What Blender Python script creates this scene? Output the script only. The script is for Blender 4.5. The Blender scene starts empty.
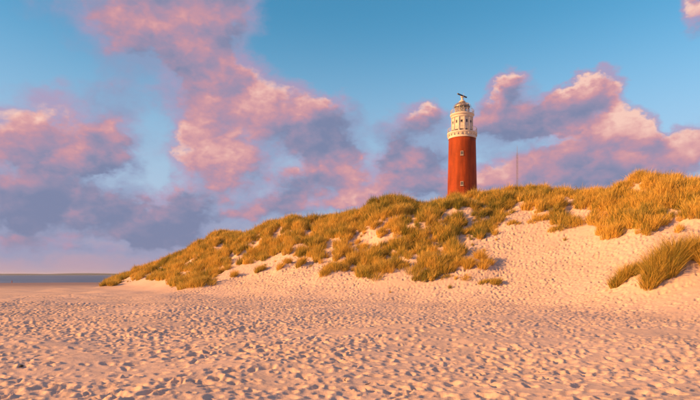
import bpy, bmesh, math, random
import numpy as np
from mathutils import Vector, Matrix

R = math.radians
sc = bpy.context.scene
col = sc.collection
rng = np.random.default_rng(7)
random.seed(7)

# ------------------------------------------------------------------ camera
F = 544.0          # focal length in photo pixels (28 mm on 36 mm, 700 px wide)
HZ = 275.0         # horizon row
EYE = 1.7
cam_d = bpy.data.cameras.new('camera')
cam_d.lens = 28.0
cam_d.sensor_width = 36.0
cam_d.shift_y = 75.0 / 700.0
cam_d.clip_start = 0.1
cam_d.clip_end = 60000.0
cam = bpy.data.objects.new('camera', cam_d)
cam.location = (0, 0, EYE)
cam.rotation_euler = (R(90), 0, 0)
col.objects.link(cam)
sc.camera = cam

# ------------------------------------------------------------------ light
SUN_EL = R(18.5)
SUN_AZ = R(-107.0)            # from the view direction, negative = left
S_DIR = Vector((math.sin(SUN_AZ) * math.cos(SUN_EL), math.cos(SUN_AZ) * math.cos(SUN_EL), math.sin(SUN_EL)))
sun_d = bpy.data.lights.new('sun', 'SUN')
sun_d.energy = 4.6
sun_d.angle = R(0.6)
sun_d.color = (1.0, 0.465, 0.15)
sun = bpy.data.objects.new('sun', sun_d)
sun.rotation_euler = S_DIR.to_track_quat('Z', 'Y').to_euler()
col.objects.link(sun)

vs = sc.view_settings
vs.view_transform = 'Standard'
vs.look = 'None'
vs.gamma = 1.0
vs.use_curve_mapping = False
vs.exposure = 1.08
EXPO = 2.0
BG = 0.10                      # world background strength


def srgb(r, g, b):
    f = lambda c: (c / 255 / 12.92) if c / 255 <= 0.04045 else ((c / 255 + 0.055) / 1.055) ** 2.4
    return (f(r), f(g), f(b))


class NT:
    """small helper for node trees"""
    def __init__(s, tree):
        s.t = tree

    def n(s, typ, **kw):
        nd = s.t.nodes.new(typ)
        for k, v in kw.items():
            setattr(nd, k, v)
        return nd

    def put(s, sock, v):
        if v is None:
            return
        if isinstance(v, bpy.types.NodeSocket):
            s.t.links.new(v, sock)
        else:
            if hasattr(sock.default_value, '__len__') and len(sock.default_value) == 4 and len(v) == 3:
                v = (*v, 1.0)
            sock.default_value = v

    def math(s, op, a, b=None, c=None, clamp=False):
        nd = s.n('ShaderNodeMath', operation=op, use_clamp=clamp)
        for i, v in enumerate((a, b, c)):
            s.put(nd.inputs[i], v)
        return nd.outputs[0]

    def vmath(s, op, a, b=None, c=None):
        nd = s.n('ShaderNodeVectorMath', operation=op)
        for i, v in enumerate((a, b, c)):
            if v is not None:
                s.put(nd.inputs['Scale' if (op == 'SCALE' and i == 1) else i], v)
        return nd.outputs['Value'] if op in ('DOT_PRODUCT', 'LENGTH', 'DISTANCE') else nd.outputs[0]

    def mapr(s, v, a, b, c=0.0, d=1.0, mode='SMOOTHSTEP'):
        nd = s.n('ShaderNodeMapRange', interpolation_type=mode)
        for i, x in enumerate((v, a, b, c, d)):
            s.put(nd.inputs[i], x)
        return nd.outputs[0]

    def mix(s, f, a, b, blend='MIX'):
        nd = s.n('ShaderNodeMix', data_type='RGBA', blend_type=blend)
        s.put(nd.inputs[0], f); s.put(nd.inputs[6], a); s.put(nd.inputs[7], b)
        return nd.outputs[2]

    def noise(s, vec, scale, detail=4, rough=0.5, dist=0.0, lac=2.0):
        nd = s.n('ShaderNodeTexNoise')
        if vec is not None:
            s.put(nd.inputs['Vector'], vec)
        for k, v in (('Scale', scale), ('Detail', detail), ('Roughness', rough), ('Distortion', dist), ('Lacunarity', lac)):
            s.put(nd.inputs[k], v)
        return nd


# ------------------------------------------------------------------ sky
w = bpy.data.worlds.new('World')
sc.world = w
w.use_nodes = True
w.cycles.sampling_method = 'MANUAL'
w.cycles.sample_map_resolution = 256
wt = w.node_tree
wt.nodes.clear()
N = NT(wt)
out = N.n('ShaderNodeOutputWorld')
bg = N.n('ShaderNodeBackground')
bg.inputs['Strength'].default_value = BG
wt.links.new(bg.outputs[0], out.inputs[0])
sky = N.n('ShaderNodeTexSky', sky_type='NISHITA')
sky.sun_disc = False
sky.sun_elevation = SUN_EL
sky.sun_rotation = SUN_AZ      # measured from +Y, clockwise seen from above
sky.altitude = 0
sky.air_density = 1.0
sky.dust_density = 0.15
sky.ozone_density = 1.5
tc = N.n('ShaderNodeTexCoord')
D = tc.outputs['Generated']
sep = N.n('ShaderNodeSeparateXYZ'); wt.links.new(D, sep.inputs[0])
az = N.math('ARCTAN2', sep.outputs[0], sep.outputs[1])
el = N.math('ARCSINE', sep.outputs[2])
comb = N.n('ShaderNodeCombineXYZ'); N.put(comb.inputs[0], az); N.put(comb.inputs[1], el)
# flattened direction for the noises: clouds are wider than tall
DF = N.vmath('MULTIPLY', D, (1.0, 1.0, 1.5))
warp1 = N.vmath('SUBTRACT', N.noise(DF, 7.0, 3, 0.55).outputs['Color'], (0.5, 0.5, 0.5))
warp2 = N.vmath('SUBTRACT', N.noise(DF, 24.0, 4, 0.6).outputs['Color'], (0.5, 0.5, 0.5))
q = N.vmath('MULTIPLY_ADD', warp1, (0.045, 0.04, 0.0), comb.outputs[0])
q = N.vmath('MULTIPLY_ADD', warp2, (0.065, 0.055, 0.0), q)

# cloud masses: centre and half size in degrees-like photo units, cover, warmth of the light on them
CL = [
    # left bank: pink on top, grey below
    (58, 138, 66, 25, .95, .80), (18, 136, 38, 22, .5, .75), (118, 150, 22, 14, .6, .62), (60, 160, 80, 12, .5, .25), (45, 92, 30, 16, .18, .55),
    (28, 186, 36, 14, .5, .35), (62, 198, 66, 22, .75, .12), (22, 214, 34, 20, .6, .10), (128, 218, 50, 22, .8, .08), (178, 232, 40, 18, .7, .12), (74, 218, 17, 10, .5, 1.0), (150, 238, 60, 8, .4, .35),
    (12, 240, 44, 6, .35, .95), (60, 252, 120, 9, .5, .42), (34, 226, 7, 12, .25, .9),
    # big pink tower of cloud
    (258, 108, 58, 33, 1.0, .78), (208, 90, 32, 28, .7, .60), (240, 72, 12, 8, .4, .7), (192, 130, 16, 12, .55, 1.0), (212, 158, 32, 28, .95, .98), (240, 176, 34, 20, .7, .72), (180, 200, 24, 14, .5, .2), (196, 214, 30, 14, .5, .15),
    (180, 30, 60, 34, .88, .62), (140, 42, 34, 16, .45, .45), (228, 10, 40, 26, .45, .45), (205, 62, 28, 22, .6, .5), (160, 98, 24, 12, .3, .35), (110, 92, 24, 14, .22, .2), (100, 16, 40, 20, .25, .4),
    (330, 120, 26, 26, .75, .12), (345, 104, 16, 22, .45, .15), (305, 128, 20, 26, .4, .4), (300, 150, 26, 14, .35, .15),
    (240, 214, 24, 10, .65, .95), (285, 204, 36, 14, .55, .25), (332, 178, 30, 20, .95, .78), (300, 190, 18, 16, .4, .3), (362, 196, 20, 9, .6, 1.0), (350, 208, 40, 6, .5, 1.0),
    # right of centre
    (400, 178, 26, 18, .65, .68), (425, 186, 34, 14, .7, .45), (430, 112, 22, 15, .85, .72), (398, 148, 16, 10, .5, .62), (405, 130, 34, 20, .40, .08), (430, 160, 30, 16, .40, .10), (385, 165, 20, 10, .3, .2),
    (506, 84, 14, 20, .95, .50), (522, 76, 20, 10, .6, .75), (490, 108, 20, 20, .75, .30), (520, 124, 42, 18, .8, .25), (556, 108, 34, 18, .75, .30), (590, 92, 26, 15, .85, .80), (598, 78, 22, 13, .65, .90), (578, 84, 20, 10, .45, .8), (616, 92, 16, 12, .45, .6), (540, 100, 26, 16, .45, .35), (570, 130, 40, 10, .4, .45),
    (626, 122, 27, 22, 1.1, 1.2), (612, 142, 30, 18, .8, .95), (580, 158, 50, 20, .85, .62), (520, 170, 50, 16, .75, .42), (500, 186, 40, 10, .6, .65), (560, 180, 60, 14, .6, .45), (646, 164, 40, 22, .8, .60), (690, 158, 24, 18, .8, .85), (694, 136, 16, 10, .7, .62), (660, 142, 18, 9, .4, .2),
    (694, 14, 17, 17, 1.35, .75), (630, 60, 24, 8, .12, .5),
    (175, -14, 66, 24, 1.0, .5), (215, -4, 40, 26, .5, .45),
    # thin veils
    (60, 40, 60, 18, .28, .3), (290, 60, 30, 30, .2, .3), (390, 130, 50, 30, .28, .2), (440, 190, 40, 14, .3, .5), (480, 60, 30, 14, .15, .5), (470, 130, 30, 30, .2, .3), (110, 110, 50, 20, .25, .35), (330, 150, 50, 20, .25, .3), (30, 90, 40, 16, .22, .6),
    (600, 190, 90, 10, .4, .9), (640, 150, 40, 16, .3, 1.1), (0, 205, 30, 30, .3, .15),
    # open sky between them
    (430, 38, 125, 48, -1.1, 0), (570, 24, 110, 34, -1.0, 0), (30, 55, 56, 30, -.7, 0), (322, 34, 50, 44, -.9, 0),
    (158, 182, 16, 22, -.55, 0), (362, 72, 42, 26, -.7, 0), (368, 140, 12, 18, -.35, 0), (655, 84, 26, 26, -.7, 0),
    (152, 122, 18, 26, -.45, 0), (296, 166, 12, 8, -.35, 0), (465, 140, 14, 26, -.3, 0), (110, 176, 26, 5, -.35, 0), (10, 180, 14, 8, -.25, 0), (552, 74, 14, 8, -.3, 0),
    (372, 165, 10, 14, -.4, 0), (310, 205, 10, 6, -.3, 0), (455, 178, 10, 10, -.25, 0), (420, 140, 14, 6, -.25, 0), (545, 140, 30, 5, -.35, 0), (480, 160, 16, 6, -.35, 0),
    (460, 90, 24, 20, -.4, 0), (668, 122, 10, 12, -.5, 0), (560, 136, 20, 5, -.25, 0), (110, 246, 26, 4, -.25, 0), (270, 190, 8, 10, -.3, 0),
]
cov = 0.0
warm = 0.0
topside = 0.0
for (u, v, ru, rv, a, wm) in CL:
    caz = math.atan((u - 350) / F)
    cel = math.atan((HZ - v) / math.hypot(F, u - 350))
    kx = 1.0 / (ru / F * math.cos(caz) ** 2)
    ky = 1.0 / (rv / F * math.cos(caz))
    p = N.vmath('MULTIPLY_ADD', q, (kx, ky, 0.0), (-caz * kx, -cel * ky, 0.0))
    d2 = N.vmath('DOT_PRODUCT', p, p)
    g = N.math('POWER', 0.42, d2)
    cov = N.math('MULTIPLY_ADD', g, a, cov)
    if wm > 0:
        warm = N.math('MULTIPLY_ADD', g, wm * a, warm)
        side = N.vmath('DOT_PRODUCT', p, (-0.38 * a, 0.92 * a, 0.0))
        topside = N.math('MULTIPLY_ADD', g, side, topside)
# the same weather goes on outside: a broad noise takes over where no mass is named
broad = N.noise(DF, 2.6, 3, 0.5).outputs['Fac']
broad2 = N.noise(DF, 4.1, 2, 0.5).outputs['Fac']
infr = N.math('MULTIPLY', N.mapr(N.math('ABSOLUTE', az), 0.50, 0.85, 1.0, 0.0), N.mapr(el, 0.42, 0.62, 1.0, 0.0))
outb = N.mapr(broad, 0.40, 0.62, -0.3, 1.0)
cov = N.math('ADD', N.math('MULTIPLY', cov, infr), N.math('MULTIPLY', outb, N.math('SUBTRACT', 1.0, infr)))
warm = N.math('ADD', N.math('MULTIPLY', warm, infr), N.math('MULTIPLY', N.mapr(broad2, 0.35, 0.65, 0.1, 0.9), N.math('SUBTRACT', 1.0, infr)))

to_sun = (-0.030, -0.012, 0.034)      # towards the light, as a small step of direction
DS = N.vmath('ADD', DF, to_sun)
b0 = N.noise(DF, 9.0, 9, 0.64, 0.3).outputs['Fac']


def lumps(vec):
    vo = N.n('ShaderNodeTexVoronoi', feature='F1')
    N.put(vo.inputs['Vector'], vec)
    for k, x in (('Scale', 12.0), ('Detail', 2.0), ('Roughness', 0.55), ('Lacunarity', 2.3)):
        vo.inputs[k].default_value = x
    return N.math('SUBTRACT', 0.5, vo.outputs['Distance'])


VW = N.vmath('MULTIPLY_ADD', warp2, (0.05, 0.05, 0.05), DF)
h0 = lumps(VW)
h1 = lumps(N.vmath('ADD', VW, (-0.014, -0.005, 0.017)))
rag = N.math('MULTIPLY_ADD', b0, 1.35, N.math('MULTIPLY', h0, 0.42))
thick = N.math('ADD', N.math('MULTIPLY_ADD', cov, 1.0, -0.86), rag)
alpha = N.mapr(thick, 0.06, 0.50)
veil = N.mapr(N.math('ADD', N.math('MULTIPLY_ADD', cov, 0.8, -0.45), N.math('MULTIPLY', b0, 1.1)), -0.02, 0.58, 0.0, 0.78)
r0 = N.noise(DF, 10.0, 4, 0.55).outputs['Fac']
r1 = N.noise(DS, 10.0, 4, 0.55).outputs['Fac']
relief = N.math('ADD', N.math('MULTIPLY', N.math('SUBTRACT', r0, r1), 0.95), N.math('MULTIPLY', N.math('SUBTRACT', h0, h1), 0.38))
cn = N.math('MAXIMUM', cov, 0.5)
wn = N.math('DIVIDE', warm, cn)
ts = N.math('MULTIPLY', N.math('DIVIDE', topside, cn), N.math('MULTIPLY', infr, 0.36))
lit = N.math('ADD', N.math('MULTIPLY_ADD', wn, 0.80, -0.04), relief)
lit = N.math('ADD', N.math('ADD', lit, ts), N.math('MULTIPLY_ADD', b0, 0.45, -0.23))
ramp = N.n('ShaderNodeValToRGB')
N.put(ramp.inputs[0], lit)
cr = ramp.color_ramp
cr.interpolation = 'B_SPLINE'
stops = [(0.0, srgb(116, 128, 162)), (0.22, srgb(138, 138, 168)), (0.42, srgb(166, 142, 168)), (0.60, srgb(196, 144, 158)), (0.78, srgb(222, 162, 160)), (1.0, srgb(248, 206, 188))]
while len(cr.elements) < len(stops):
    cr.elements.new(0.5)
for e, (p_, c_) in zip(cr.elements, stops):
    e.position = p_
    e.color = (*c_, 1)
cloud_col = N.vmath('SCALE', ramp.outputs[0], 1.0 / (EXPO * BG))
# clear air: the physical sky, a little deeper, with the rosy band opposite a low sun near the horizon
hs = N.n('ShaderNodeHueSaturation')
hs.inputs['Hue'].default_value = 0.482
hs.inputs['Saturation'].default_value = 1.36
hs.inputs['Value'].default_value = 0.86
N.put(hs.inputs['Color'], sky.outputs[0])
band = N.mapr(el, 0.05, 0.46, 0.95, 0.0, 'SMOOTHSTEP')
band_col = N.vmath('SCALE', N.mix(N.mapr(el, 0.02, 0.16), (*srgb(172, 148, 174), 1), (*srgb(172, 188, 214), 1)), 1.0 / (EXPO * BG))
clear = N.mix(band, hs.outputs[0], band_col)
veil_col = N.vmath('SCALE', N.mix(N.mapr(lit, 0.1, 0.7), (*srgb(140, 152, 186), 1), (*srgb(176, 148, 180), 1)), 1.0 / (EXPO * BG))
clear = N.mix(veil, clear, veil_col)
final = N.mix(N.math('MULTIPLY', alpha, 0.95), clear, cloud_col)
N.put(bg.inputs['Color'], final)


# ------------------------------------------------------------------ materials
MATS = {}


def material(name):
    m = bpy.data.materials.new(name)
    m.use_nodes = True
    t = NT(m.node_tree)
    b = m.node_tree.nodes['Principled BSDF']
    b.inputs['Specular IOR Level'].default_value = 0.2
    MATS[name] = m
    return m, t, b


def bump(t, b, h, strength, dist=0.02):
    nd = t.n('ShaderNodeBump')
    nd.inputs['Strength'].default_value = strength
    nd.inputs['Distance'].default_value = dist
    t.put(nd.inputs['Height'], h)
    t.put(b.inputs['Normal'], nd.outputs[0])


def painted(name, c, rough=0.6, var=0.12, scale=1.5, metal=0.0):
    m, t, b = material(name)
    o = t.n('ShaderNodeTexCoord').outputs['Object']
    f = t.noise(o, scale, 5, 0.6).outputs['Fac']
    st = t.noise(t.vmath('MULTIPLY', o, (3.0, 3.0, 0.35)), scale, 4, 0.6).outputs['Fac']
    k = t.mapr(t.math('ADD', f, st), 0.75, 1.25, 1.0 - var, 1.0 + var, 'LINEAR')
    t.put(b.inputs['Base Color'], t.vmath('SCALE', c, k))
    b.inputs['Roughness'].default_value = rough
    b.inputs['Metallic'].default_value = metal
    bump(t, b, f, 0.15)
    return m


# dry sand, damp and greyer towards the sea
m, t, b = material('sand')
geo = t.n('ShaderNodeNewGeometry').outputs['Position']
sx = t.n('ShaderNodeSeparateXYZ'); t.put(sx.inputs[0], geo)
n1 = t.noise(geo, 0.25, 4, 0.55).outputs['Fac']
n2 = t.noise(geo, 3.0, 5, 0.6).outputs['Fac']
n3 = t.noise(geo, 60.0, 3, 0.7).outputs['Fac']
c = t.mix(t.mapr(n1, 0.35, 0.65), (0.55, 0.425, 0.325, 1), (0.61, 0.47, 0.365, 1))
c = t.mix(t.mapr(n2, 0.35, 0.7, 0.0, 0.35), c, (0.40, 0.31, 0.24, 1))
c = t.mix(t.mapr(n3, 0.55, 0.75, 0.0, 0.30), c, (0.30, 0.235, 0.19, 1))
dist = t.vmath('LENGTH', t.vmath('MULTIPLY', geo, (1, 1, 0)))
wet = t.mapr(t.math('ADD', t.math('MULTIPLY_ADD', n1, 50.0, -25.0), t.math('ADD', dist, t.math('MULTIPLY', sx.outputs[2], 40.0))), 62.0, 130.0)
wet = t.math('MULTIPLY', wet, t.mapr(sx.outputs[2], 0.15, 0.5, 1.0, 0.0))
c = t.mix(t.math('MULTIPLY', wet, 0.85), c, (0.205, 0.15, 0.13, 1))
t.put(b.inputs['Base Color'], c)
t.put(b.inputs['Roughness'], t.mapr(wet, 0, 1, 0.95, 0.62, 'LINEAR'))
b.inputs['Specular IOR Level'].default_value = 0.12
hb = t.math('ADD', t.math('MULTIPLY', t.noise(geo, 9.0, 5, 0.6).outputs['Fac'], 1.0), t.math('MULTIPLY', n3, 0.12))
bump(t, b, hb, 0.40, 0.05)

# marram blades: straw and green, every blade and tuft its own tone
def blade_material(name, single):
    m, t, b = material(name)
    at = t.n('ShaderNodeAttribute', attribute_name='tone').outputs['Fac']
    oi = t.math('MULTIPLY_ADD', at, 0.3, 0.25) if single else t.n('ShaderNodeObjectInfo').outputs['Random']
    geo = t.n('ShaderNodeNewGeometry').outputs['Position']
    pn = t.noise(geo, 0.16, 3, 0.6).outputs['Fac']
    straw = t.mix(t.math('FRACT', t.math('MULTIPLY', oi, 7.3)), (0.72, 0.49, 0.10, 1), (0.63, 0.425, 0.085, 1))
    green = t.mix(t.math('FRACT', t.math('MULTIPLY', oi, 5.1)), (0.27, 0.245, 0.040, 1), (0.16, 0.165, 0.032, 1))
    f = t.math('ADD', t.math('MULTIPLY', at, 0.75), t.math('ADD', t.math('MULTIPLY_ADD', pn, 1.6, -0.8), t.math('MULTIPLY_ADD', oi, 0.7, -0.30)))
    c = t.mix(t.mapr(f, 0.20, 0.80), straw, green)
    t.put(b.inputs['Base Color'], c)
    b.inputs['Roughness'].default_value = 0.55
    b.inputs['Specular IOR Level'].default_value = 0.25
    tr = t.n('ShaderNodeBsdfTranslucent'); t.put(tr.inputs['Color'], c)
    mx = t.n('ShaderNodeMixShader'); mx.inputs[0].default_value = 0.36
    mo = m.node_tree.nodes['Material Output']
    m.node_tree.links.new(b.outputs[0], mx.inputs[1]); m.node_tree.links.new(tr.outputs[0], mx.inputs[2])
    m.node_tree.links.new(mx.outputs[0], mo.inputs[0])


blade_material('marram_blade', False)
blade_material('marram_clump_blade', True)

# sea
m, t, b = material('sea_water')
geo = t.n('ShaderNodeNewGeometry').outputs['Position']
wv = t.noise(t.vmath('MULTIPLY', geo, (0.05, 0.16, 1.0)), 1.0, 5, 0.6).outputs['Fac']
foam = t.noise(t.vmath('MULTIPLY', geo, (0.012, 0.09, 1.0)), 1.0, 6, 0.65).outputs['Fac']
t.put(b.inputs['Base Color'], t.mix(t.mapr(foam, 0.57, 0.64, 0.0, 0.7), (0.055, 0.085, 0.125, 1), (0.55, 0.55, 0.56, 1)))
b.inputs['Roughness'].default_value = 0.35
b.inputs['Specular IOR Level'].default_value = 0.35
bump(t, b, wv, 1.0, 1.2)

# red brick of the tower
m, t, b = material('red_brick')
o = t.n('ShaderNodeTexCoord').outputs['Object']
s3 = t.n('ShaderNodeSeparateXYZ'); t.put(s3.inputs[0], o)
ang = t.math('MULTIPLY', t.math('ARCTAN2', s3.outputs[0], s3.outputs[1]), 3.9)
cc = t.n('ShaderNodeCombineXYZ'); t.put(cc.inputs[0], ang); t.put(cc.inputs[1], s3.outputs[2])
br = t.n('ShaderNodeTexBrick')
t.put(br.inputs['Vector'], cc.outputs[0])
for k, x in (('Scale', 1.0), ('Brick Width', 0.22), ('Row Height', 0.075), ('Mortar Size', 0.006), ('Bias', 0.0)):
    br.inputs[k].default_value = x
br.inputs['Color1'].default_value = (0.315, 0.054, 0.009, 1)
br.inputs['Color2'].default_value = (0.265, 0.042, 0.007, 1)
br.inputs['Mortar'].default_value = (0.27, 0.07, 0.018, 1)
wsh = t.noise(t.vmath('MULTIPLY', o, (1.2, 1.2, 0.16)), 0.9, 5, 0.6).outputs['Fac']
t.put(b.inputs['Base Color'], t.vmath('SCALE', br.outputs['Color'], t.math('MULTIPLY', t.mapr(wsh, 0.3, 0.7, 0.56, 1.12, 'LINEAR'), t.mapr(t.noise(o, 0.45, 5, 0.65).outputs['Fac'], 0.35, 0.65, 0.86, 1.06, 'LINEAR'))))
b.inputs['Roughness'].default_value = 0.75
bump(t, b, br.outputs['Fac'], -0.3, 0.01)

painted('white_paint', (0.56, 0.52, 0.44), 0.6, 0.10)
painted('window_frame', (0.40, 0.36, 0.30), 0.6, 0.12)
painted('rail_iron', (0.42, 0.40, 0.37), 0.5, 0.1)
painted('dark_metal', (0.035, 0.037, 0.042), 0.45, 0.2)
painted('dome_metal', (0.30, 0.27, 0.235), 0.42, 0.2, metal=0.4)
painted('window_dark', (0.03, 0.035, 0.045), 0.12, 0.1)
painted('mast_red', (0.14, 0.11, 0.11), 0.5, 0.1)
painted('mast_white', (0.22, 0.20, 0.20), 0.5, 0.1)
painted('post_wood', (0.36, 0.12, 0.035), 0.8, 0.3)
painted('shell_dark', (0.045, 0.035, 0.03), 0.6, 0.3, 30)
painted('far_land', (0.05, 0.075, 0.06), 0.9, 0.25, 0.002)
m, t, b = material('lantern_glass')
b.inputs['Base Color'].default_value = (0.55, 0.62, 0.66, 1)
b.inputs['Roughness'].default_value = 0.06
b.inputs['Transmission Weight'].default_value = 0.85
b.inputs['IOR'].default_value = 1.1
m, t, b = material('lens_glass')
b.inputs['Base Color'].default_value = (0.55, 0.54, 0.46, 1)
b.inputs['Roughness'].default_value = 0.15
b.inputs['Specular IOR Level'].default_value = 0.8


# ------------------------------------------------------------------ object helpers
def link(name, me, mat=None, parent=None, loc=(0, 0, 0)):
    o = bpy.data.objects.new(name, me)
    col.objects.link(o)
    o.location = loc
    if mat and me is not None:
        me.materials.append(MATS[mat])
    if parent:
        o.parent = parent
    return o


def tag(o, label=None, cat=None, group=None, kind=None):
    for k, v in (('label', label), ('category', cat), ('group', group), ('kind', kind)):
        if v:
            o[k] = v
    return o


def np_mesh(name, co, faces, smooth=True):
    """faces: (n,4) or (n,3) int array"""
    me = bpy.data.meshes.new(name)
    k = faces.shape[1]
    me.vertices.add(len(co))
    me.vertices.foreach_set('co', np.ascontiguousarray(co, dtype=np.float32).ravel())
    me.loops.add(faces.size)
    me.loops.foreach_set('vertex_index', np.ascontiguousarray(faces, dtype=np.int32).ravel())
    me.polygons.add(len(faces))
    me.polygons.foreach_set('loop_start', np.arange(0, faces.size, k, dtype=np.int32))
    if smooth:
        me.polygons.foreach_set('use_smooth', np.ones(len(faces), dtype=bool))
    me.update(calc_edges=True)
    return me


def bm_mesh(bm, name, smooth=False):
    me = bpy.data.meshes.new(name)
    bmesh.ops.recalc_face_normals(bm, faces=bm.faces)
    if smooth:
        for f_ in bm.faces:
            f_.smooth = True
    bm.to_mesh(me)
    bm.free()
    return me


def lathe(bm, prof, n=48, cap=True):
    rings = []
    for (r, z) in prof:
        rings.append([bm.verts.new((r * math.sin(2 * math.pi * i / n), r * math.cos(2 * math.pi * i / n), z)) for i in range(n)])
    for a, b_ in zip(rings[:-1], rings[1:]):
        for i in range(n):
            bm.faces.new((a[i], a[(i + 1) % n], b_[(i + 1) % n], b_[i]))
    if cap:
        bm.faces.new(rings[0]); bm.faces.new(rings[-1])


def tube(bm, a, b_, r, n=6, r2=None):
    a = Vector(a); b_ = Vector(b_)
    z = (b_ - a).normalized()
    x = z.orthogonal().normalized()
    y = z.cross(x)
    r2 = r if r2 is None else r2
    A = [bm.verts.new(a + (x * math.cos(2 * math.pi * i / n) + y * math.sin(2 * math.pi * i / n)) * r) for i in range(n)]
    B = [bm.verts.new(b_ + (x * math.cos(2 * math.pi * i / n) + y * math.sin(2 * math.pi * i / n)) * r2) for i in range(n)]
    for i in range(n):
        bm.faces.new((A[i], A[(i + 1) % n], B[(i + 1) % n], B[i]))
    bm.faces.new(A); bm.faces.new(B)


def ring(bm, R_, z, r, n=48, m_=6):
    vs_ = []
    for i in range(n):
        a = 2 * math.pi * i / n
        vs_.append([bm.verts.new(((R_ + r * math.cos(2 * math.pi * j / m_)) * math.sin(a), (R_ + r * math.cos(2 * math.pi * j / m_)) * math.cos(a), z + r * math.sin(2 * math.pi * j / m_))) for j in range(m_)])
    for i in range(n):
        for j in range(m_):
            bm.faces.new((vs_[i][j], vs_[(i + 1) % n][j], vs_[(i + 1) % n][(j + 1) % m_], vs_[i][(j + 1) % m_]))


def box(bm, c_, s, mat4=None):
    vs_ = []
    for dz in (-1, 1):
        for dx, dy in ((-1, -1), (1, -1), (1, 1), (-1, 1)):
            v = Vector((c_[0] + dx * s[0] / 2, c_[1] + dy * s[1] / 2, c_[2] + dz * s[2] / 2))
            vs_.append(bm.verts.new(mat4 @ v if mat4 else v))
    for f_ in ((0, 3, 2, 1), (4, 5, 6, 7), (0, 1, 5, 4), (1, 2, 6, 5), (2, 3, 7, 6), (3, 0, 4, 7)):
        bm.faces.new([vs_[i] for i in f_])


# ------------------------------------------------------------------ terrain
def hash2(ix, iy, seed):
    h = (ix.astype(np.int64) * 374761393 + iy.astype(np.int64) * 668265263 + seed * 974634777) & 0xFFFFFFFF
    h = ((h ^ (h >> 13)) * 1274126177) & 0xFFFFFFFF
    return ((h ^ (h >> 16)) & 0xFFFF) / 65535.0


def vnoise(x, y, seed):
    ix = np.floor(x); iy = np.floor(y)
    fx = x - ix; fy = y - iy
    ux = fx * fx * fx * (fx * (fx * 6 - 15) + 10); uy = fy * fy * fy * (fy * (fy * 6 - 15) + 10)

    def g(dx, dy):
        a = hash2(ix + dx, iy + dy, seed) * 2 * np.pi
        return np.cos(a) * (fx - dx) + np.sin(a) * (fy - dy)
    return ((g(0, 0) * (1 - ux) + g(1, 0) * ux) * (1 - uy) + (g(0, 1) * (1 - ux) + g(1, 1) * ux) * uy) * 1.5


# ridge survey: column u, distance of the dune foot, distance of the crest, skyline row, back ground allowed
SV = [(-2000, 150, 190, 290), (-400, 130, 170, 290), (40, 90, 120, 290), (88, 73, 97, 290), (97, 69, 94, 284), (106, 65, 92, 276), (128, 58.5, 88, 269.5), (162, 50, 83, 256.5), (191, 45, 79, 245), (221, 42, 75, 233.5), (254, 39.5, 70.5, 228.5),
      (290, 37, 65.5, 216), (310, 36, 63.5, 216), (344, 35, 60.5, 210.5), (360, 34.8, 59.5, 209), (381, 34.6, 58.5, 199), (399, 34.5, 58, 195.5), (420, 33.5, 57, 198.5), (440, 33, 56.5, 193), (460, 32.5, 56, 189.5),
      (520, 30, 55, 188), (575, 27, 52, 190), (605, 25.5, 49, 184), (640, 23.5, 46, 176.5), (675, 21.5, 43.5, 178), (705, 20, 42, 182), (800, 17.5, 38, 182), (1000, 15, 33, 190), (2000, 14, 30, 195)]
TAZ = np.linspace(-np.pi, np.pi, 2881)
_az = np.array([math.atan((s[0] - 350) / F) for s in SV])
_ca = np.cos(_az)
_toe = np.array([s[1] for s in SV]) / _ca
_cr = np.array([s[2] for s in SV]) / _ca
_sl = np.array([(HZ - s[3]) / F for s in SV]) * _ca            # slope of the line of sight to the skyline along the ground


def smooth(a, k):
    x = np.arange(-3 * k, 3 * k + 1)
    g_ = np.exp(-0.5 * (x / k) ** 2); g_ /= g_.sum()
    return np.convolve(np.pad(a, 3 * k, mode='edge'), g_, mode='valid')


T_TOE = smooth(np.interp(TAZ, _az, np.minimum(_toe, 150)), 16)
T_CR = smooth(np.interp(TAZ, _az, np.minimum(_cr, 190)), 16)
T_SL = smooth(np.interp(TAZ, _az, _sl), 4)
T_SL = T_SL * np.interp(TAZ, [R(-180), R(100), R(150), R(180)], [1, 1, 0, 0])


def sstep(x):
    x = np.clip(x, 0, 1)
    return x * x * (3 - 2 * x)


E0_AZ, E0_R = [], []
MOUNDS = []          # (x, y, rx, ry, h) added after the survey of single clumps


def macro(X, Y):
    X = np.asarray(X, float); Y = np.asarray(Y, float)
    r = np.hypot(X, Y)
    a = np.arctan2(X, Y)
    toe = np.interp(a, TAZ, T_TOE); cr_ = np.interp(a, TAZ, T_CR); sl = np.interp(a, TAZ, T_SL)
    zc = np.maximum(sl * cr_ + EYE - 0.75, 0.0)
    t_ = (r - toe) / (cr_ - toe)
    tt = np.clip(t_, 0, 1)
    up = zc * (0.55 * sstep(tt) + 0.45 * tt ** 1.35)
    # behind the crest: a slack, then the higher old dunes that carry the lighthouse
    back_t = np.clip((r - cr_) / 14.0, 0, 1)
    sight = np.maximum(sl * r + EYE, 0)
    backz = np.minimum(17.0, sight * 0.70) * sstep((sl - 0.02) / 0.05)
    back = zc * (1 - sstep(back_t)) + np.minimum(backz, 17.0) * sstep(back_t)
    dune = np.where(t_ < 1, up, back)
    # beach falls gently to the sea on the left and behind
    seaside = sstep((R(-8) - a) / R(14)) + sstep((a - R(140)) / R(20))
    seaside = np.clip(seaside, 0, 1)
    beach = -1.0 * np.clip((r - 50) / 170, 0, 1) ** 1.1 - 0.012 * np.clip(r - 220, 0, 400)
    return dune + beach * seaside


def wet_lump(X, Y):
    return None


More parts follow.
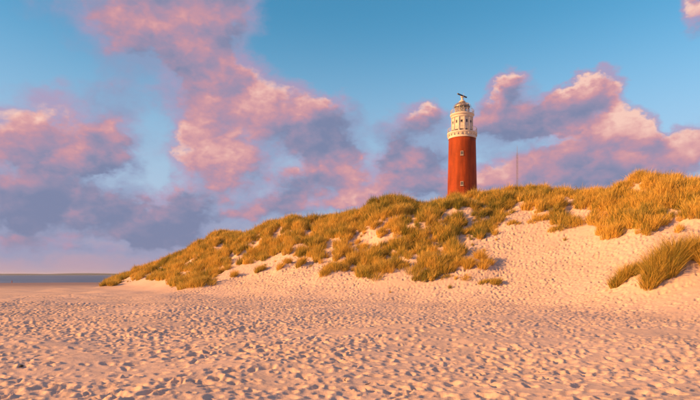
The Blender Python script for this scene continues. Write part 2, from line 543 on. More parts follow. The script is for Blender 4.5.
def ground(X, Y):
    X = np.asarray(X, float); Y = np.asarray(Y, float)
    z = macro(X, Y)
    r = np.hypot(X, Y)
    near = np.clip((z - 0.3) / 2.0, 0, 1) * np.clip((260 - r) / 100, 0, 1)
    # wind-built hummocks under the grass
    hum = 0.85 * vnoise(X / 7.5, Y / 7.5, 3) + 0.42 * vnoise(X / 3.1 + 5, Y / 3.1, 4) + 0.34 * vnoise(X / 1.25, Y / 1.25 + 9, 5)
    a_ = np.arctan2(X, Y)
    cover = sstep((r - np.interp(a_, E0_AZ, E0_R)) / 3.0) if len(E0_AZ) else 0.0
    z = z + near * (hum * (0.12 + 0.88 * cover))
    # low undulation of the open sand
    und = 0.16 * vnoise(X / 6.0 + 40, Y / 6.0, 6) + 0.06 * vnoise(X / 2.2, Y / 2.2 + 17, 8)
    z = z + und * np.clip(1 - near, 0, 1) * np.clip((r - 2) / 8, 0, 1) * np.clip((150 - r) / 60, 0, 1)
    for (mx_, my_, rx, ry, h) in MOUNDS:
        z = z + h * np.exp(-(((X - mx_) / rx) ** 2 + ((Y - my_) / ry) ** 2))
    return z


def survey(u, v, fn=None):
    """where the line of sight of a photo point meets the ground"""
    fn = fn or ground
    Ys = np.concatenate([np.arange(5, 130, 0.1)])
    Xs = (u - 350) / F * Ys
    zr = EYE + (HZ - v) / F * Ys
    hit = np.nonzero(fn(Xs, Ys) >= zr)[0]
    i = hit[0] if len(hit) else len(Ys) - 1
    return float(Xs[i]), float(Ys[i])


# lower edge of the grass cover, column and row in the photo, turned into ground positions
EDGE = [(60, 262), (95, 270), (98, 284), (110, 287), (123, 281), (145, 281), (164, 282), (176, 288), (191, 287), (206, 281), (222, 274), (232, 266), (250, 264), (264, 262), (276, 258), (292, 258), (305, 254), (318, 266),
        (345, 271), (352, 274), (372, 279), (400, 280), (420, 279), (440, 278), (456, 274), (463, 255), (468, 243), (480, 240), (490, 237), (503, 228), (508, 218), (518, 210), (528, 213),
        (534, 220), (545, 221), (556, 225), (572, 226), (580, 219), (585, 210), (590, 230), (596, 243), (610, 243), (625, 237), (640, 242), (655, 238), (672, 234), (690, 234), (705, 232), (800, 236), (1000, 250), (2000, 262)]
_e = [survey(u, v, macro) for (u, v) in EDGE]
E0_AZ = [math.atan2(x, y) for x, y in _e]
E0_R = [math.hypot(x, y) for x, y in _e]

# single clumps of grass: photo column and row of the base, half width and half depth in metres, grass height, mound, blades, tilt, label
CLUMPS = [
    (478, 273, 1.00, 0.9, 1.00, 0.55, 2200, 'rounded golden marram clump alone on the sand bowl below the lighthouse'),
    (491, 288, 0.75, 0.6, 0.55, 0.18, 900, 'low flat green marram tuft lowest of all on the sand below the bowl'),
    (469, 283, 0.50, 0.4, 0.30, 0.12, 350, 'short sparse marram tuft left of the lowest flat tuft'),
    (446, 284, 0.42, 0.3, 0.28, 0.10, 260, 'tiny marram tuft at the foot of the large dark clump'),
    (436, 279, 2.00, 1.3, 1.10, 0.70, 3200, 'large dark-sided marram clump at the left edge of the sand bowl'),
    (513, 229, 0.65, 0.5, 0.50, 0.25, 420, 'small single marram tuft on the sand tongue above the bowl'),
    (541, 227, 1.00, 0.7, 0.70, 0.35, 800, 'short marram tuft on top of the sand bowl, beside a broader clump'),
    (570, 233, 1.35, 0.9, 0.85, 0.45, 1300, 'broad golden marram clump hanging over the bowl beside the sand path'),
    (668, 286, 1.75, 0.55, 1.70, 0.60, 5600, 'tall green and golden marram clump in the right foreground'),
    (700, 279, 1.10, 0.55, 1.90, 0.40, 5500, 'dense marram clump cut by the right edge of the picture'),
    (632, 287, 0.90, 0.4, 1.10, 0.25, 2600, 'shorter marram tuft trailing left of the tall foreground clump'),
    (198, 291, 1.70, 1.1, 1.00, 0.55, 2200, 'long marram clump reaching lowest onto the sand of the left dune'),
    (234, 279, 0.48, 0.5, 0.75, 0.20, 420, 'small marram tuft right of the long left clump, out on the sand'),
    (258, 275, 0.62, 0.6, 0.80, 0.25, 650, 'thin pale marram tuft on bright sand between two clumps of the left dune'),
    (283, 270, 0.65, 0.6, 0.95, 0.35, 800, 'upright marram tuft at the grass edge above bright sand'),
    (302, 268, 0.48, 0.5, 0.95, 0.30, 600, 'narrow marram tuft with sand on both sides at mid dune'),
    (332, 276, 1.20, 0.8, 0.90, 0.40, 1400, 'broad marram clump at mid dune above the line of footprints'),
    (385, 281, 1.80, 1.1, 1.00, 0.55, 2400, 'bushy marram clump left of the large dark-sided clump'),
    (107, 288, 1.30, 0.9, 0.90, 0.45, 1200, 'leftmost marram clump at the tip of the dune by the beach'),
]
clump_pos = []
for c_ in CLUMPS:
    clump_pos.append(survey(c_[0], c_[1]))
for c_, (x, y) in zip(CLUMPS, clump_pos):
    MOUNDS.append((x, y + max(c_[3] * 0.6, c_[2] * 0.4), c_[2] * 1.25, max(c_[3] * 1.5, c_[2] * 0.7), c_[5]))
for (u, v, rx, ry, h) in ((62, 292, 1.9, 0.9, 0.22), (78, 297, 1.6, 0.6, 0.20), (70, 289, 2.4, 1.2, 0.18), (95, 293, 2.2, 0.9, 0.2), (30, 290, 3.0, 1.0, 0.12)):
    x, y = survey(u, v)
    MOUNDS.append((x, y, rx, ry, h))
# hummock that lifts the right foreground grass
_x, _y = survey(690, 276)
MOUNDS.append((_x + 0.8, _y + 2.4, 2.6, 1.6, 0.30))

# footprints: a raster of trodden hollows in the dry sand, sampled by the ground mesh
GX0, GY0, GS = -44.0, 2.0, 0.028
GW, GH = int(92 / GS), int(58 / GS)
foot = np.zeros((GH, GW), np.float32)


def stamp(x, y, ang, L, Wd, depth, rim):
    rad = max(L, Wd) * 1.35
    i0 = int((x - rad - GX0) / GS); i1 = int((x + rad - GX0) / GS) + 1
    j0 = int((y - rad - GY0) / GS); j1 = int((y + rad - GY0) / GS) + 1
    if i0 < 0 or j0 < 0 or i1 >= GW or j1 >= GH:
        return
    xs = (np.arange(i0, i1) * GS + GX0 - x)[None, :]
    ys = (np.arange(j0, j1) * GS + GY0 - y)[:, None]
    ca, sa = math.cos(ang), math.sin(ang)
    p_ = (xs * ca + ys * sa) / L
    q_ = (-xs * sa + ys * ca) / Wd
    d_ = np.sqrt(p_ * p_ + q_ * q_) * 2
    foot[j0:j1, i0:i1] += depth * (-np.exp(-(d_ / 0.95) ** 6) + rim * np.exp(-((d_ - 1.35) / 0.42) ** 2) * (0.7 + 0.5 * p_))


NF = 125000
fy_ = 60 * np.sqrt(rng.random(NF)) + 2
fx_ = (rng.random(NF) * 2 - 1) * (0.74 * fy_ + 3)
# trodden more in some places than in others, with calmer wind-smoothed sand between
busy = vnoise(fx_ / 4.2, fy_ / 3.0, 21) + 0.5 * vnoise(fx_ / 12.0, fy_ / 9.0, 22) > rng.uniform(-0.85, 0.15, NF)
busy &= ~((fy_ > 33) & (fx_ < -0.33 * fy_) & (rng.random(NF) < 0.85))
for x, y in zip(fx_[busy], fy_[busy]):
    k = random.uniform(0.42, 0.9)
    stamp(x, y, random.gauss(0.2, 0.9), 0.34 * k, 0.22 * k * random.uniform(0.7, 1.3), random.uniform(0.014, 0.046), random.uniform(0.25, 0.6))
# walked lines across the beach and up the dune
for (pts) in ([(-3, 8), (2, 16), (7, 27), (9, 34), (12, 44)], [(-14, 10), (-3, 18), (8, 30), (14, 46)], [(3, 6), (10, 15), (14, 30), (17, 46)],
              [(-6, 30), (-4, 38), (-3.4, 46)], [(18, 12), (0, 17), (-25, 26)], [(12, 9), (-4, 12), (-20, 15)], [(-10, 7), (-14, 20), (-26, 44)]):
    for (x0, y0), (x1, y1) in zip(pts[:-1], pts[1:]):
        L = math.hypot(x1 - x0, y1 - y0); a = math.atan2(y1 - y0, x1 - x0)
        for k in range(int(L / 0.62)):
            s_ = (k + random.uniform(-.2, .2)) * 0.62 / L
            o_ = (0.13 if k % 2 else -0.13) + random.gauss(0, 0.05)
            stamp(x0 + (x1 - x0) * s_ - math.sin(a) * o_, y0 + (y1 - y0) * s_ + math.cos(a) * o_, a + random.gauss(0, .15), 0.34, 0.19, random.uniform(.045, .07), 0.4)
foot = np.clip(foot, -0.13, 0.07)


def bil(G, X, Y):
    fx = (X - GX0) / GS; fy = (Y - GY0) / GS
    ok = (fx > 1) & (fx < GW - 3) & (fy > 1) & (fy < GH - 3)
    fx = np.clip(fx, 0, GW - 3); fy = np.clip(fy, 0, GH - 3)
    ix = fx.astype(int); iy = fy.astype(int)
    fx = fx - ix; fy = fy - iy
    v_ = (G[iy, ix] * (1 - fx) + G[iy, ix + 1] * fx) * (1 - fy) + (G[iy + 1, ix] * (1 - fx) + G[iy + 1, ix + 1] * fx) * fy
    return v_ * ok


# one ground sheet: fine where one walks in front, coarse elsewhere, out past the waterline
azs = np.concatenate([np.linspace(-R(180), -R(44), 70)[:-1], np.linspace(-R(44), R(44), 1060), np.linspace(R(44), R(180), 70)[1:]])
rs = np.concatenate([np.linspace(0.3, 5.0, 24)[:-1], np.exp(np.linspace(math.log(5.0), math.log(27.0), 330))[:-1], np.exp(np.linspace(math.log(27.0), math.log(64.0), 420))[:-1], np.exp(np.linspace(math.log(64.0), math.log(260.0), 80))[:-1], np.exp(np.linspace(math.log(260.0), math.log(6000.0), 26))])
A, RR = np.meshgrid(azs, rs)
X = RR * np.sin(A); Y = RR * np.cos(A)
Z = ground(X, Y)
fz = bil(foot, X, Y)
lump = 0.013 * vnoise(X / 0.55, Y / 0.42, 31) + 0.008 * vnoise(X / 0.22, Y / 0.20, 32) + 0.03 * vnoise(X / 1.5, Y / 0.9, 33)
fade = np.clip((64 - RR) / 12, 0, 1)
Z = Z + (fz + lump) * fade * (1.0 + 0.65 * np.clip((Z - 0.3) / 1.5, 0, 1))
na, nr = len(azs), len(rs)
co = np.stack([X.ravel(), Y.ravel(), Z.ravel()], 1)
jj, ii = np.meshgrid(np.arange(nr - 1), np.arange(na - 1), indexing='ij')
v0 = (jj * na + ii).ravel()
faces = np.stack([v0, v0 + na, v0 + na + 1, v0 + 1], 1)[:, ::-1]
# close the small hole under the photographer
me = np_mesh('sand', co, np.ascontiguousarray(faces[:, ::-1]))
o = link('sand', me, 'sand')
tag(o, kind='structure', label='trodden pale beach sand rising into the dune')

# sea and the low island across the water
n = 180
rr_ = np.array([90.0, 300, 800, 2500, 8000, 20000])
aa = np.linspace(0, 2 * np.pi, n, endpoint=False)
A2, R2 = np.meshgrid(aa, rr_)
SEA_Z = -1.05
co = np.stack([(R2 * np.sin(A2)).ravel(), (R2 * np.cos(A2)).ravel(), np.full(A2.size, SEA_Z)], 1)
fl = []
for j in range(len(rr_) - 1):
    for i in range(n):
        fl.append((j * n + i, (j + 1) * n + i, (j + 1) * n + (i + 1) % n, j * n + (i + 1) % n))
me = np_mesh('sea', co, np.array(fl)[:, ::-1])
tag(link('sea', me, 'sea_water'), kind='structure', label='narrow strip of blue-grey sea along the horizon')

bm = bmesh.new()
prev = None
for i in range(121):
    f_ = i / 120
    a = R(-62 + 52 * f_)
    h = 42.0 * (0.35 + 0.65 * abs(math.sin(f_ * 9.0 + 0.6)) * (0.6 + 0.4 * math.sin(f_ * 31))) * min(1, f_ * 8, (1 - f_) * 5) + 0.5
    d_ = 8200 + 500 * math.sin(f_ * 5)
    row = [bm.verts.new((k_ * math.sin(a), k_ * math.cos(a), z_)) for k_, z_ in ((d_, SEA_Z - 1), (d_ + 60, h * 0.7), (d_ + 300, h), (d_ + 1200, SEA_Z - 1))]
    if prev:
        for k in range(3):
            bm.faces.new((prev[k], row[k], row[k + 1], prev[k + 1]))
    prev = row
tag(link('hills', bm_mesh(bm, 'hills', True), 'far_land'), kind='structure', label='low bluish island far across the water')


# ------------------------------------------------------------------ marram grass
def blades(n_, rx, ry, h, lean, wind, width, gfun=None, seed=0, droop=0.5):
    """n_ curved tapering blades rooted in an ellipse; returns co, tris, tone"""
    g = np.random.default_rng(seed)
    rad = np.sqrt(g.random(n_)) ** 1.1
    th = g.random(n_) * 2 * np.pi
    bx = rad * np.cos(th) * rx; by = rad * np.sin(th) * ry
    hh = h * (1.0 - 0.45 * rad ** 2) * g.uniform(0.55, 1.18, n_)
    out_ = lean * (0.25 + rad) * g.uniform(0.4, 1.4, n_)
    dirx = np.cos(th) * out_ + wind[0] + g.normal(0, 0.20, n_)
    diry = np.sin(th) * out_ + wind[1] + g.normal(0, 0.20, n_)
    bz = gfun(bx, by) if gfun is not None else np.zeros(n_)
    phi = g.random(n_) * np.pi
    wx = np.cos(phi) * width * g.uniform(0.6, 1.3, n_); wy = np.sin(phi) * width * g.uniform(0.6, 1.3, n_)
    lev = np.array([0.0, 0.38, 0.74, 1.0])
    wl = np.array([0.8, 1.0, 0.65, 0.0])
    pts = []
    dr = g.uniform(0.2, 1.0, n_) * droop
    for s_, w_ in zip(lev, wl):
        k = s_ * 0.45 + 0.85 * s_ * s_ * (0.5 + dr)
        px = bx + dirx * hh * k; py = by + diry * hh * k
        pz = bz - 0.04 + hh * (s_ - 0.30 * dr * s_ ** 3)
        if w_ > 0:
            pts += [np.stack([px - wx * w_, py - wy * w_, pz], 1), np.stack([px + wx * w_, py + wy * w_, pz], 1)]
        else:
            pts.append(np.stack([px, py, pz], 1))
    P = np.stack(pts, 1)                       # n,7,3
    base = (np.arange(n_) * 7)[:, None]
    tr_ = np.array([[0, 1, 3], [0, 3, 2], [2, 3, 5], [2, 5, 4], [4, 5, 6]])
    T = (base[:, :, None] + tr_[None]).reshape(-1, 3)
    tone = np.repeat(g.random(n_), 7)
    return P.reshape(-1, 3), T, tone


def blade_mesh(name, P, T, tone):
    me_ = np_mesh(name, P, T, True)
    at_ = me_.attributes.new('tone', 'FLOAT', 'POINT')
    at_.data.foreach_set('value', tone.astype(np.float32))
    return me_


WIND = (0.15, 0.03)
GREENER = {8: 0.16, 9: 0.16, 10: 0.10, 4: 0.1, 1: 0.2}
for k, (c_, (x, y)) in enumerate(zip(CLUMPS, clump_pos)):
    u, v, hw, hd, h, mh, nb, lab = c_
    yc = y + hd * 0.45
    z0 = float(ground(x, yc))
    gf = lambda bx, by: ground(bx + x, by + yc) - z0
    wdt = 0.0040 + 0.00017 * y
    # a clump is several crowns grown together
    Ps, Ts, tn = [], [], []
    g = np.random.default_rng(100 + k)
    nc = max(3, int(hw * hd * 9))
    off = 0
    for j in range(nc):
        rad = math.sqrt(g.random()); th = g.random() * 2 * math.pi
        cx_, cy_ = rad * math.cos(th) * hw * 0.85, rad * math.sin(th) * hd * 0.85
        hj = h * (1 - 0.35 * rad ** 2) * g.uniform(0.8, 1.15)
        gg = lambda bx, by, cx_=cx_, cy_=cy_: gf(bx + cx_, by + cy_)
        P, T, to = blades(max(40, nb // nc), 0.20 + hw * 0.13, 0.20 + hw * 0.10, hj, 0.5, WIND, wdt, gg, 1000 + 40 * k + j)
        P = P + np.array([cx_, cy_, 0])
        Ps.append(P); Ts.append(T + off); tn.append(to * 0.9 + g.uniform(-0.15, 0.25) + GREENER.get(k, 0.0)); off += len(P)
    o = link('marram_clump', blade_mesh('marram_clump', np.concatenate(Ps), np.concatenate(Ts), np.concatenate(tn)), 'marram_clump_blade', loc=(x, yc, z0))
    tag(o, lab, 'grass clump', 'single marram clumps on the sand')

# lower edge of the grass cover on the finished ground
e_az, e_r = [], []
for (u, v) in EDGE:
    x, y = survey(u, v)
    e_az.append(math.atan2(x, y)); e_r.append(math.hypot(x, y))
e_az = np.array(e_az); e_r = np.array(e_r)
# bare hollows within the cover: photo column, row, half sizes
BARE = [(355, 232, 4, 2), (314, 226, 4, 2), (340, 226, 3, 2), (422, 210, 6, 2), (423, 227, 3, 3), (377, 245, 14, 2.5), (343, 260, 5, 3), (414, 266, 5, 4), (236, 262, 7, 3), (488, 208, 7, 2),
        (445, 235, 4, 2), (509, 197, 4, 2), (576, 213, 9, 9), (570, 203, 7, 4), (600, 195, 4, 2), (566, 200, 4, 2), (300, 246, 6, 2), (270, 252, 6, 2), (200, 268, 6, 2), (150, 276, 8, 2), (690, 225, 8, 5), (518, 206, 5, 3)]
bare_w = []
for (u, v, ru, rv) in BARE:
    x, y = survey(u, v)
    x1, y1 = survey(u, v + rv); x2, y2 = survey(u, v - rv)
    bare_w.append((x, (y1 + y2) / 2, ru / F * y, min(max(0.5, abs(y2 - y1) / 2), 2.5)))

# candidate spots
sp = 0.33
gx, gy = np.meshgrid(np.arange(-70, 66, sp), np.arange(10, 100, sp))
gx = gx.ravel() + rng.uniform(-.5, .5, gx.size) * sp
gy = gy.ravel() + rng.uniform(-.5, .5, gy.size) * sp
ga = np.arctan2(gx, gy); gr = np.hypot(gx, gy)
er = np.interp(ga, e_az, e_r)
crest_r = np.interp(ga, TAZ, T_CR)
er = er + 0.7 * vnoise(gx / 1.7, gy / 1.7, 51)
inside = (gr > er) & (gr < crest_r + 9) & (ga > R(-26)) & (ga < R(58))
tuftn = vnoise(gx / 1.25, gy / 1.25 + 9, 5)
dens = 0.68 + 0.8 * vnoise(gx / 3.4 + 11, gy / 3.4, 41) + 1.7 * tuftn
into = np.clip((gr - er) / 6.0, 0, 1)
dens = dens - 0.30 * (1 - into) + 0.35 * np.clip((gr - crest_r + 9) / 9, 0, 1)
for (bx, by, rx, ry) in bare_w:
    dens = dens - 1.6 * np.exp(-(((gx - bx) / rx) ** 2 + ((gy - by) / ry) ** 2) ** 2)
dens = dens - 0.22 * sstep((-0.18 - ga) / 0.12)
stray = (gr > er - 2.6) & (gr <= er) & (ga > R(-24)) & (ga < R(58)) & (rng.random(gx.size) < 0.030)
keep = (inside & (rng.random(gx.size) < np.clip(dens * 1.15, 0, 1))) | stray
px, py, dn = gx[keep], gy[keep], np.clip(dens[keep], 0, 1.2)
pz = ground(px, py) - 0.02
npnt = len(px)
pts_me = bpy.data.meshes.new('marram_grass')
pts_me.vertices.add(npnt)
pts_me.vertices.foreach_set('co', np.stack([px, py, pz], 1).astype(np.float32).ravel())
rot = np.stack([rng.normal(0, 0.10, npnt), rng.normal(0.10, 0.12, npnt), rng.uniform(-0.6, 0.6, npnt)], 1)
scl = rng.uniform(0.70, 1.25, npnt) * np.where(stray[keep], rng.uniform(0.25, 0.55, npnt), 0.60 + 0.50 * dn)
for nm, ty, val, key in (('rot', 'FLOAT_VECTOR', rot, 'vector'), ('scl', 'FLOAT', scl, 'value'), ('pick', 'INT', rng.integers(0, 8, npnt), 'value')):
    at_ = pts_me.attributes.new(nm, ty, 'POINT')
    at_.data.foreach_set(key, np.ascontiguousarray(val, dtype=np.int32 if ty == 'INT' else np.float32).ravel())
tufts = bpy.data.collections.new('tuft_kinds')
for k in range(8):
    g = np.random.default_rng(500 + k)
    P, T, to = blades(85, 0.22, 0.22, g.uniform(0.70, 0.95), g.uniform(0.28, 0.45), (0.10, 0.0), 0.0115, None, 700 + k, 0.35)
    me = blade_mesh('tuft', P, T, np.clip(to * 0.75 + g.uniform(-0.1, 0.25), 0, 1))
    me.materials.append(MATS['marram_blade'])
    tufts.objects.link(bpy.data.objects.new('tuft', me))
grass = link('marram_grass', pts_me)
tag(grass, 'golden and green marram grass covering the dune', 'grass', kind='stuff')
ng = bpy.data.node_groups.new('grass_spread', 'GeometryNodeTree')
ng.interface.new_socket('Geometry', in_out='INPUT', socket_type='NodeSocketGeometry')
ng.interface.new_socket('Geometry', in_out='OUTPUT', socket_type='NodeSocketGeometry')
gi = ng.nodes.new('NodeGroupInput'); go = ng.nodes.new('NodeGroupOutput')
mp = ng.nodes.new('GeometryNodeMeshToPoints')
ci = ng.nodes.new('GeometryNodeCollectionInfo')
ci.inputs['Collection'].default_value = tufts
ci.inputs['Separate Children'].default_value = True
ci.inputs['Reset Children'].default_value = True
ip = ng.nodes.new('GeometryNodeInstanceOnPoints')
ip.inputs['Pick Instance'].default_value = True


def named(nm, ty):
    nd = ng.nodes.new('GeometryNodeInputNamedAttribute')
    nd.data_type = ty
    nd.inputs['Name'].default_value = nm
    return next(s_ for s_ in nd.outputs if s_.enabled and s_.name == 'Attribute')


lk = ng.links.new
lk(gi.outputs[0], mp.inputs[0]); lk(mp.outputs[0], ip.inputs['Points']); lk(ci.outputs[0], ip.inputs['Instance'])
lk(named('pick', 'INT'), ip.inputs['Instance Index'])
er_ = ng.nodes.new('FunctionNodeEulerToRotation')
lk(named('rot', 'FLOAT_VECTOR'), er_.inputs[0]); lk(er_.outputs[0], ip.inputs['Rotation'])
lk(named('scl', 'FLOAT'), ip.inputs['Scale'])
lk(ip.outputs[0], go.inputs[0])
md = grass.modifiers.new('spread', 'NODES')
md.node_group = ng
print('tufts', npnt)

# ------------------------------------------------------------------ lighthouse
LX, LY = 30.9, 150.0
LZ = float(ground(LX, LY)) - 0.3
lh = bpy.data.objects.new('lighthouse', None)
col.objects.link(lh)
lh.location = (LX, LY, LZ)
tag(lh, 'tall red brick lighthouse with white gallery top behind the dune crest', 'lighthouse')
H = lambda z: z - LZ
face = math.atan2(-LX, -LY)          # direction towards the beach


def part(name, bm_, mat, parent=lh, smooth=False, loc=(0, 0, 0)):
    return link(name, bm_mesh(bm_, name, smooth), mat, parent, loc)


TOP = H(39.35)
def tower_r(z):
    return 4.18 + (3.66 - 4.18) * (z / TOP) ** 0.9


bm = bmesh.new()
lathe(bm, [(tower_r(TOP * i / 14), TOP * i / 14) for i in range(15)], 72)
tower = part('tower', bm, 'red_brick', smooth=True)
bm = bmesh.new()
lathe(bm, [(4.75, 0.0), (4.75, 0.9), (4.6, 1.1), (4.3, 1.1)], 72, False)
part('plinth', bm, 'white_paint')


def polar(a, r, z):
    return Matrix.Translation((r * math.sin(a), r * math.cos(a), z)) @ Matrix.Rotation(-a, 4, 'Z')


def window_at(a, r, z, w_, h_, parent):
    """frame with sill, glazing bar and dark pane set into a round wall; y points outwards"""
    M = polar(a, r, z)
    bm_ = bmesh.new()
    f_ = 0.11
    for sx_ in (-1, 1):
        box(bm_, (sx_ * (w_ / 2 - f_ / 2), 0.0, 0), (f_, 0.26, h_), M)
    for sz in (-1, 1):
        box(bm_, (0, 0.0, sz * (h_ / 2 - f_ / 2)), (w_ - 2 * f_, 0.25, f_), M)
    fr = part('window', bm_, 'window_frame', parent)
    bm_ = bmesh.new()
    box(bm_, (0, 0.02, 0), (w_ - 2 * f_, 0.06, h_ - 2 * f_), M)
    part('pane', bm_, 'window_dark', fr)
    bm_ = bmesh.new()
    box(bm_, (0, 0.07, 0), (0.05, 0.06, h_ - 2 * f_), M)
    part('glazing_bar', bm_, 'window_frame', fr)
    bm_ = bmesh.new()
    box(bm_, (0, 0.10, -h_ / 2 - 0.07), (w_ + 0.2, 0.34, 0.12), M)
    part('sill', bm_, 'window_frame', fr)


for z in (34.5, 26.3, 19.5):
    zz = H(z)
    window_at(face + 0.02, tower_r(zz) - 0.02, zz, 0.74, 1.12, tower)
for a_ in (2.1, -2.1):
    for z in (30.4, 22.6):
        zz = H(z)
        window_at(face + a_, tower_r(zz) - 0.02, zz, 0.74, 1.12, tower)

bm = bmesh.new()
lathe(bm, [(3.60, TOP - 0.35), (3.80, TOP - 0.30), (3.80, TOP - 0.05), (3.72, TOP), (3.74, TOP + 0.5), (3.98, TOP + 0.9), (4.08, TOP + 0.98), (4.08, TOP + 1.34), (3.0, TOP + 1.36)], 72, False)
gal = part('gallery', bm, 'white_paint')
for i in range(24):
    bm = bmesh.new()
    box(bm, (0, 0, 0), (0.22, 0.5, 0.5), polar(2 * math.pi * i / 24, 3.80, TOP + 0.62))
    part('bracket', bm, 'white_paint', gal)


def railing(zb, r, h, npost, name='railing'):
    bm_ = bmesh.new()
    for k_ in range(npost):
        a = 2 * math.pi * k_ / npost
        tube(bm_, (r * math.sin(a), r * math.cos(a), zb - 0.02), (r * math.sin(a), r * math.cos(a), zb + h), 0.035, 5)
    for q_ in (0.35, 0.68, 1.0):
        ring(bm_, r, zb + h * q_, 0.03 if q_ < 1 else 0.045, 48, 5)
    return part(name, bm_, 'rail_iron')


railing(TOP + 1.34, 3.93, 1.15, 32)
# twelve sided watch room with pilasters, doors and small windows
Z0, Z1 = TOP + 1.35, H(44.7)
bm = bmesh.new()
lathe(bm, [(2.86, Z0), (2.80, Z1)], 12)
room = part('watch_room', bm, 'white_paint')
NS = 12
for i in range(NS):
    a = 2 * math.pi * i / NS
    bm = bmesh.new()
    box(bm, (0, 0, (Z1 - Z0) / 2), (0.30, 0.24, Z1 - Z0 - 0.02), polar(a, 2.86, Z0))
    part('pilaster', bm, 'white_paint', room)
    am = a + math.pi / NS
    ap = 2.83 * math.cos(math.pi / NS)
    if i % 2 == 0:
        bm = bmesh.new()
        box(bm, (0, 0, 0), (0.46, 0.10, 0.60), polar(am, ap, Z0 + 2.75))
        pn_ = part('window', bm, 'window_dark', room)
        for nm_, dz in (('lintel', 0.36), ('sill', -0.36)):
            bm = bmesh.new()
            box(bm, (0, 0, dz), (0.66, 0.18, 0.10), polar(am, ap + .02, Z0 + 2.75))
            part(nm_, bm, 'white_paint', pn_)
    else:
        bm = bmesh.new()
        box(bm, (0, 0, 0), (0.40, 0.10, 0.75), polar(am, ap, Z0 + 2.8))
        part('window', bm, 'window_dark', room)
    bm = bmesh.new()
    box(bm, (0, 0, 0), (0.85, 0.12, 0.50), polar(am, ap, Z0 + 0.42))
    part('vent_opening', bm, 'window_dark', room)
bm = bmesh.new()
lathe(bm, [(2.75, Z1 - 0.02), (2.98, Z1 + 0.12), (2.98, Z1 + 0.45), (3.22, Z1 + 0.75), (3.28, Z1 + 0.80), (3.28, Z1 + 1.12), (1.9, Z1 + 1.14)], 48, False)
part('upper_gallery', bm, 'white_paint')
Z2 = Z1 + 1.12
railing(Z2, 3.15, 1.05, 24)
# lantern: low wall, glass, bars, lens, dome
bm = bmesh.new()
lathe(bm, [(2.08, Z2), (2.08, Z2 + 0.45), (1.95, Z2 + 0.5)], 36, False)
part('lantern_wall', bm, 'white_paint')
bm = bmesh.new()
lathe(bm, [(1.92, Z2 + 0.48), (1.92, Z2 + 2.05)], 24, False)
lan = part('lantern_glass', bm, 'lantern_glass')
for i in range(12):
    a = 2 * math.pi * i / 12
    bm = bmesh.new()
    tube(bm, (1.96 * math.sin(a), 1.96 * math.cos(a), Z2 + 0.46), (1.96 * math.sin(a), 1.96 * math.cos(a), Z2 + 2.06), 0.06, 6)
    part('glazing_bar', bm, 'white_paint', lan)
bm = bmesh.new()
ring(bm, 1.96, Z2 + 1.25, 0.05, 36, 5)
part('glazing_ring', bm, 'dome_metal', lan)
bm = bmesh.new()
lathe(bm, [(0.35, Z2 + 0.2), (0.75, Z2 + 0.6), (0.95, Z2 + 1.15), (0.75, Z2 + 1.75), (0.35, Z2 + 2.0)], 20)
part('lens', bm, 'lens_glass')
ZD = Z2 + 2.02
bm = bmesh.new()
lathe(bm, [(2.02, ZD), (2.2, ZD + 0.04), (2.2, ZD + 0.16), (2.02, ZD + 0.22)] + [(2.02 * math.cos(q_), ZD + 0.22 + 0.98 * math.sin(q_)) for q_ in np.linspace(0.1, 1.28, 8)], 36)
dome = part('dome', bm, 'dome_metal', smooth=False)
for i in range(12):
    a = 2 * math.pi * i / 12
    bm = bmesh.new()
    pr = [(2.05 * math.cos(q_), ZD + 0.24 + 0.98 * math.sin(q_)) for q_ in np.linspace(0.1, 1.28, 6)]
    for (r0, z0), (r1, z1) in zip(pr[:-1], pr[1:]):
        tube(bm, (r0 * math.sin(a), r0 * math.cos(a), z0), (r1 * math.sin(a), r1 * math.cos(a), z1), 0.04, 5)
    part('rib', bm, 'dome_metal', dome)
# service hoops standing off the lantern on both sides
for a in (face + 1.45, face - 1.45, face + 0.35, face + 2.9):
    bm = bmesh.new()
    pr = [(2.75, Z2), (2.75, Z2 + 0.9), (2.66, Z2 + 1.6), (2.40, Z2 + 2.3), (1.9, Z2 + 2.95), (1.2, Z2 + 3.3), (0.6, Z2 + 3.45)]
    for da in (-0.09, 0.09):
        for (r0, z0), (r1, z1) in zip(pr[:-1], pr[1:]):
            tube(bm, (r0 * math.sin(a + da), r0 * math.cos(a + da), z0), (r1 * math.sin(a + da), r1 * math.cos(a + da), z1), 0.035, 5)
    part('service_hoop', bm, 'rail_iron')
ZB = ZD + 1.12
bm = bmesh.new()
lathe(bm, [(0.55, ZB), (0.55, ZB + 0.22), (0.86, ZB + 0.30), (0.88, ZB + 0.48), (0.62, ZB + 0.72), (0.34, ZB + 0.95), (0.30, ZB + 1.10)], 24)
part('vent_cowl', bm, 'white_paint')
bm = bmesh.new()
lathe(bm, [(0.26, ZB + 1.08), (0.24, ZB + 1.55), (0.42, ZB + 1.62), (0.42, ZB + 1.95), (0.2, ZB + 2.05)], 16)
part('radar_mast', bm, 'white_paint')
bm = bmesh.new()
Mr = Matrix.Translation((0, 0, ZB + 2.16)) @ Matrix.Rotation(R(45), 4, 'Z')
box(bm, (0, 0, 0), (4.4, 0.28, 0.30), Mr)
box(bm, (0, 0.0, -0.02), (0.6, 0.5, 0.22), Mr)
part('radar_antenna', bm, 'dark_metal')
bm = bmesh.new()
tube(bm, (0.45, 0, ZB + 0.9), (0.45, 0, ZB + 2.9), 0.03, 5)
part('lightning_rod', bm, 'rail_iron')
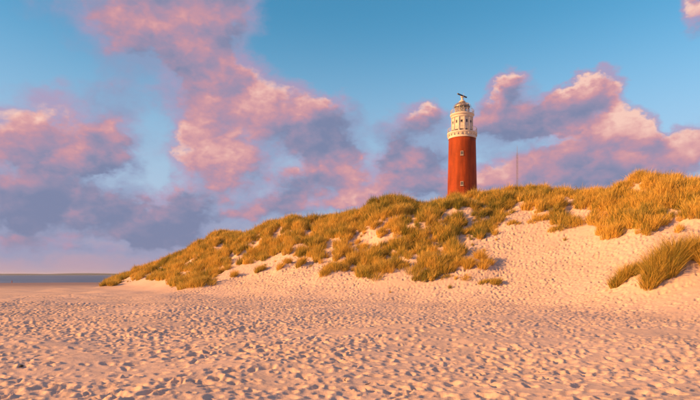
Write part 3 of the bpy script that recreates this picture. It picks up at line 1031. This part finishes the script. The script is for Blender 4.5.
# ------------------------------------------------------------------ lattice mast
MX, MY = 52.2, 170.0
MZ = float(ground(MX, MY)) - 0.2
mast = bpy.data.objects.new('radio_mast', None)
col.objects.link(mast)
mast.location = (MX, MY, MZ)
tag(mast, 'thin pale lattice radio mast right of the lighthouse', 'mast')
HT = 42.0 - MZ
legs = [(0.30 * math.sin(2 * math.pi * k / 3 + 0.4), 0.30 * math.cos(2 * math.pi * k / 3 + 0.4)) for k in range(3)]
for (x, y) in legs:
    bm = bmesh.new(); tube(bm, (x, y, 0), (x, y, HT - 2.2), 0.036, 6); part('leg', bm, 'mast_white', mast)
bm = bmesh.new()
nb = int((HT - 2.2) / 0.8)
for i in range(nb):
    for k in range(3):
        (x0, y0), (x1, y1) = legs[k], legs[(k + 1) % 3]
        if i % 2:
            x0, y0, x1, y1 = x1, y1, x0, y0
        tube(bm, (x0, y0, i * 0.8), (x1, y1, (i + 1) * 0.8), 0.016, 4)
part('bracing', bm, 'mast_red', mast)
bm = bmesh.new(); tube(bm, (0, 0, HT - 2.6), (0, 0, HT), 0.06, 6, 0.03); part('antenna', bm, 'mast_white', mast)

# ------------------------------------------------------------------ small things on the beach
px_, py_ = -118.0, 190.0
bm = bmesh.new()
pz_ = float(ground(px_, py_))
tube(bm, (0, 0, -0.4), (0.03, 0, 0.8), 0.12, 10, 0.10)
bmesh.ops.bevel(bm, geom=list(bm.edges), offset=0.02, segments=1, affect='EDGES')
bp = link('beach_post', bm_mesh(bm, 'beach_post'), 'post_wood', None, (px_, py_, pz_))
tag(bp, 'tiny reddish post standing at the waterline far left', 'post')

x, y = survey(21.5, 367)
bm = bmesh.new()
bmesh.ops.create_icosphere(bm, subdivisions=2, radius=0.04)
for v_ in bm.verts:
    v_.co = Vector((v_.co.x * 1.1, v_.co.y * 0.7, v_.co.z * 0.6)) * random.uniform(0.85, 1.15)
o = link('mussel_shell', bm_mesh(bm, 'mussel_shell', True), 'shell_dark', None, (x, y, float(ground(x, y)) + 0.02))
tag(o, 'small dark shell lying on the trodden sand at lower left', 'shell')

for (u, v, L, a, lab) in ((368, 385.6, 0.09, 0.3, 'dark splinter of driftwood in the footprints near the bottom centre'), (389.5, 356, 0.10, -0.4, 'dark bit of driftwood on the sand above the bottom centre'), (346, 383, 0.06, 1.2, 'shortest dark twig on the sand near the bottom centre')):
    x, y = survey(u, v)
    bm = bmesh.new()
    p0 = Vector((-L / 2, 0, 0))
    for k in range(3):
        p1 = p0 + Vector((L / 3, random.uniform(-.02, .02), random.uniform(-.004, .02)))
        tube(bm, p0, p1, 0.008 - 0.0015 * k, 6, 0.0075 - 0.0015 * k)
        p0 = p1
    o = link('driftwood', bm_mesh(bm, 'driftwood'), 'shell_dark', None, (x, y, float(ground(x, y) + bil(foot, np.array([x]), np.array([y]))[0]) + 0.02))
    o.rotation_euler = (0, 0, a)
    tag(o, lab, 'driftwood', 'driftwood bits on the beach')

# ------------------------------------------------------------------ sea air
bm = bmesh.new()
lathe(bm, [(21000, -12.0), (21000, 62.0)], 48)
hz = bm_mesh(bm, 'haze')
m = bpy.data.materials.new('sea_air')
m.use_nodes = True
m.node_tree.nodes.clear()
t = NT(m.node_tree)
mo = t.n('ShaderNodeOutputMaterial')
pv = t.n('ShaderNodeVolumePrincipled')
pv.inputs['Color'].default_value = (0.80, 0.86, 0.96, 1)
pv.inputs['Density'].default_value = 0.00004
pv.inputs['Anisotropy'].default_value = 0.2
m.node_tree.links.new(pv.outputs[0], mo.inputs['Volume'])
hz.materials.append(m)
tag(link('haze', hz), 'thin pale sea haze over beach and water', kind='stuff')
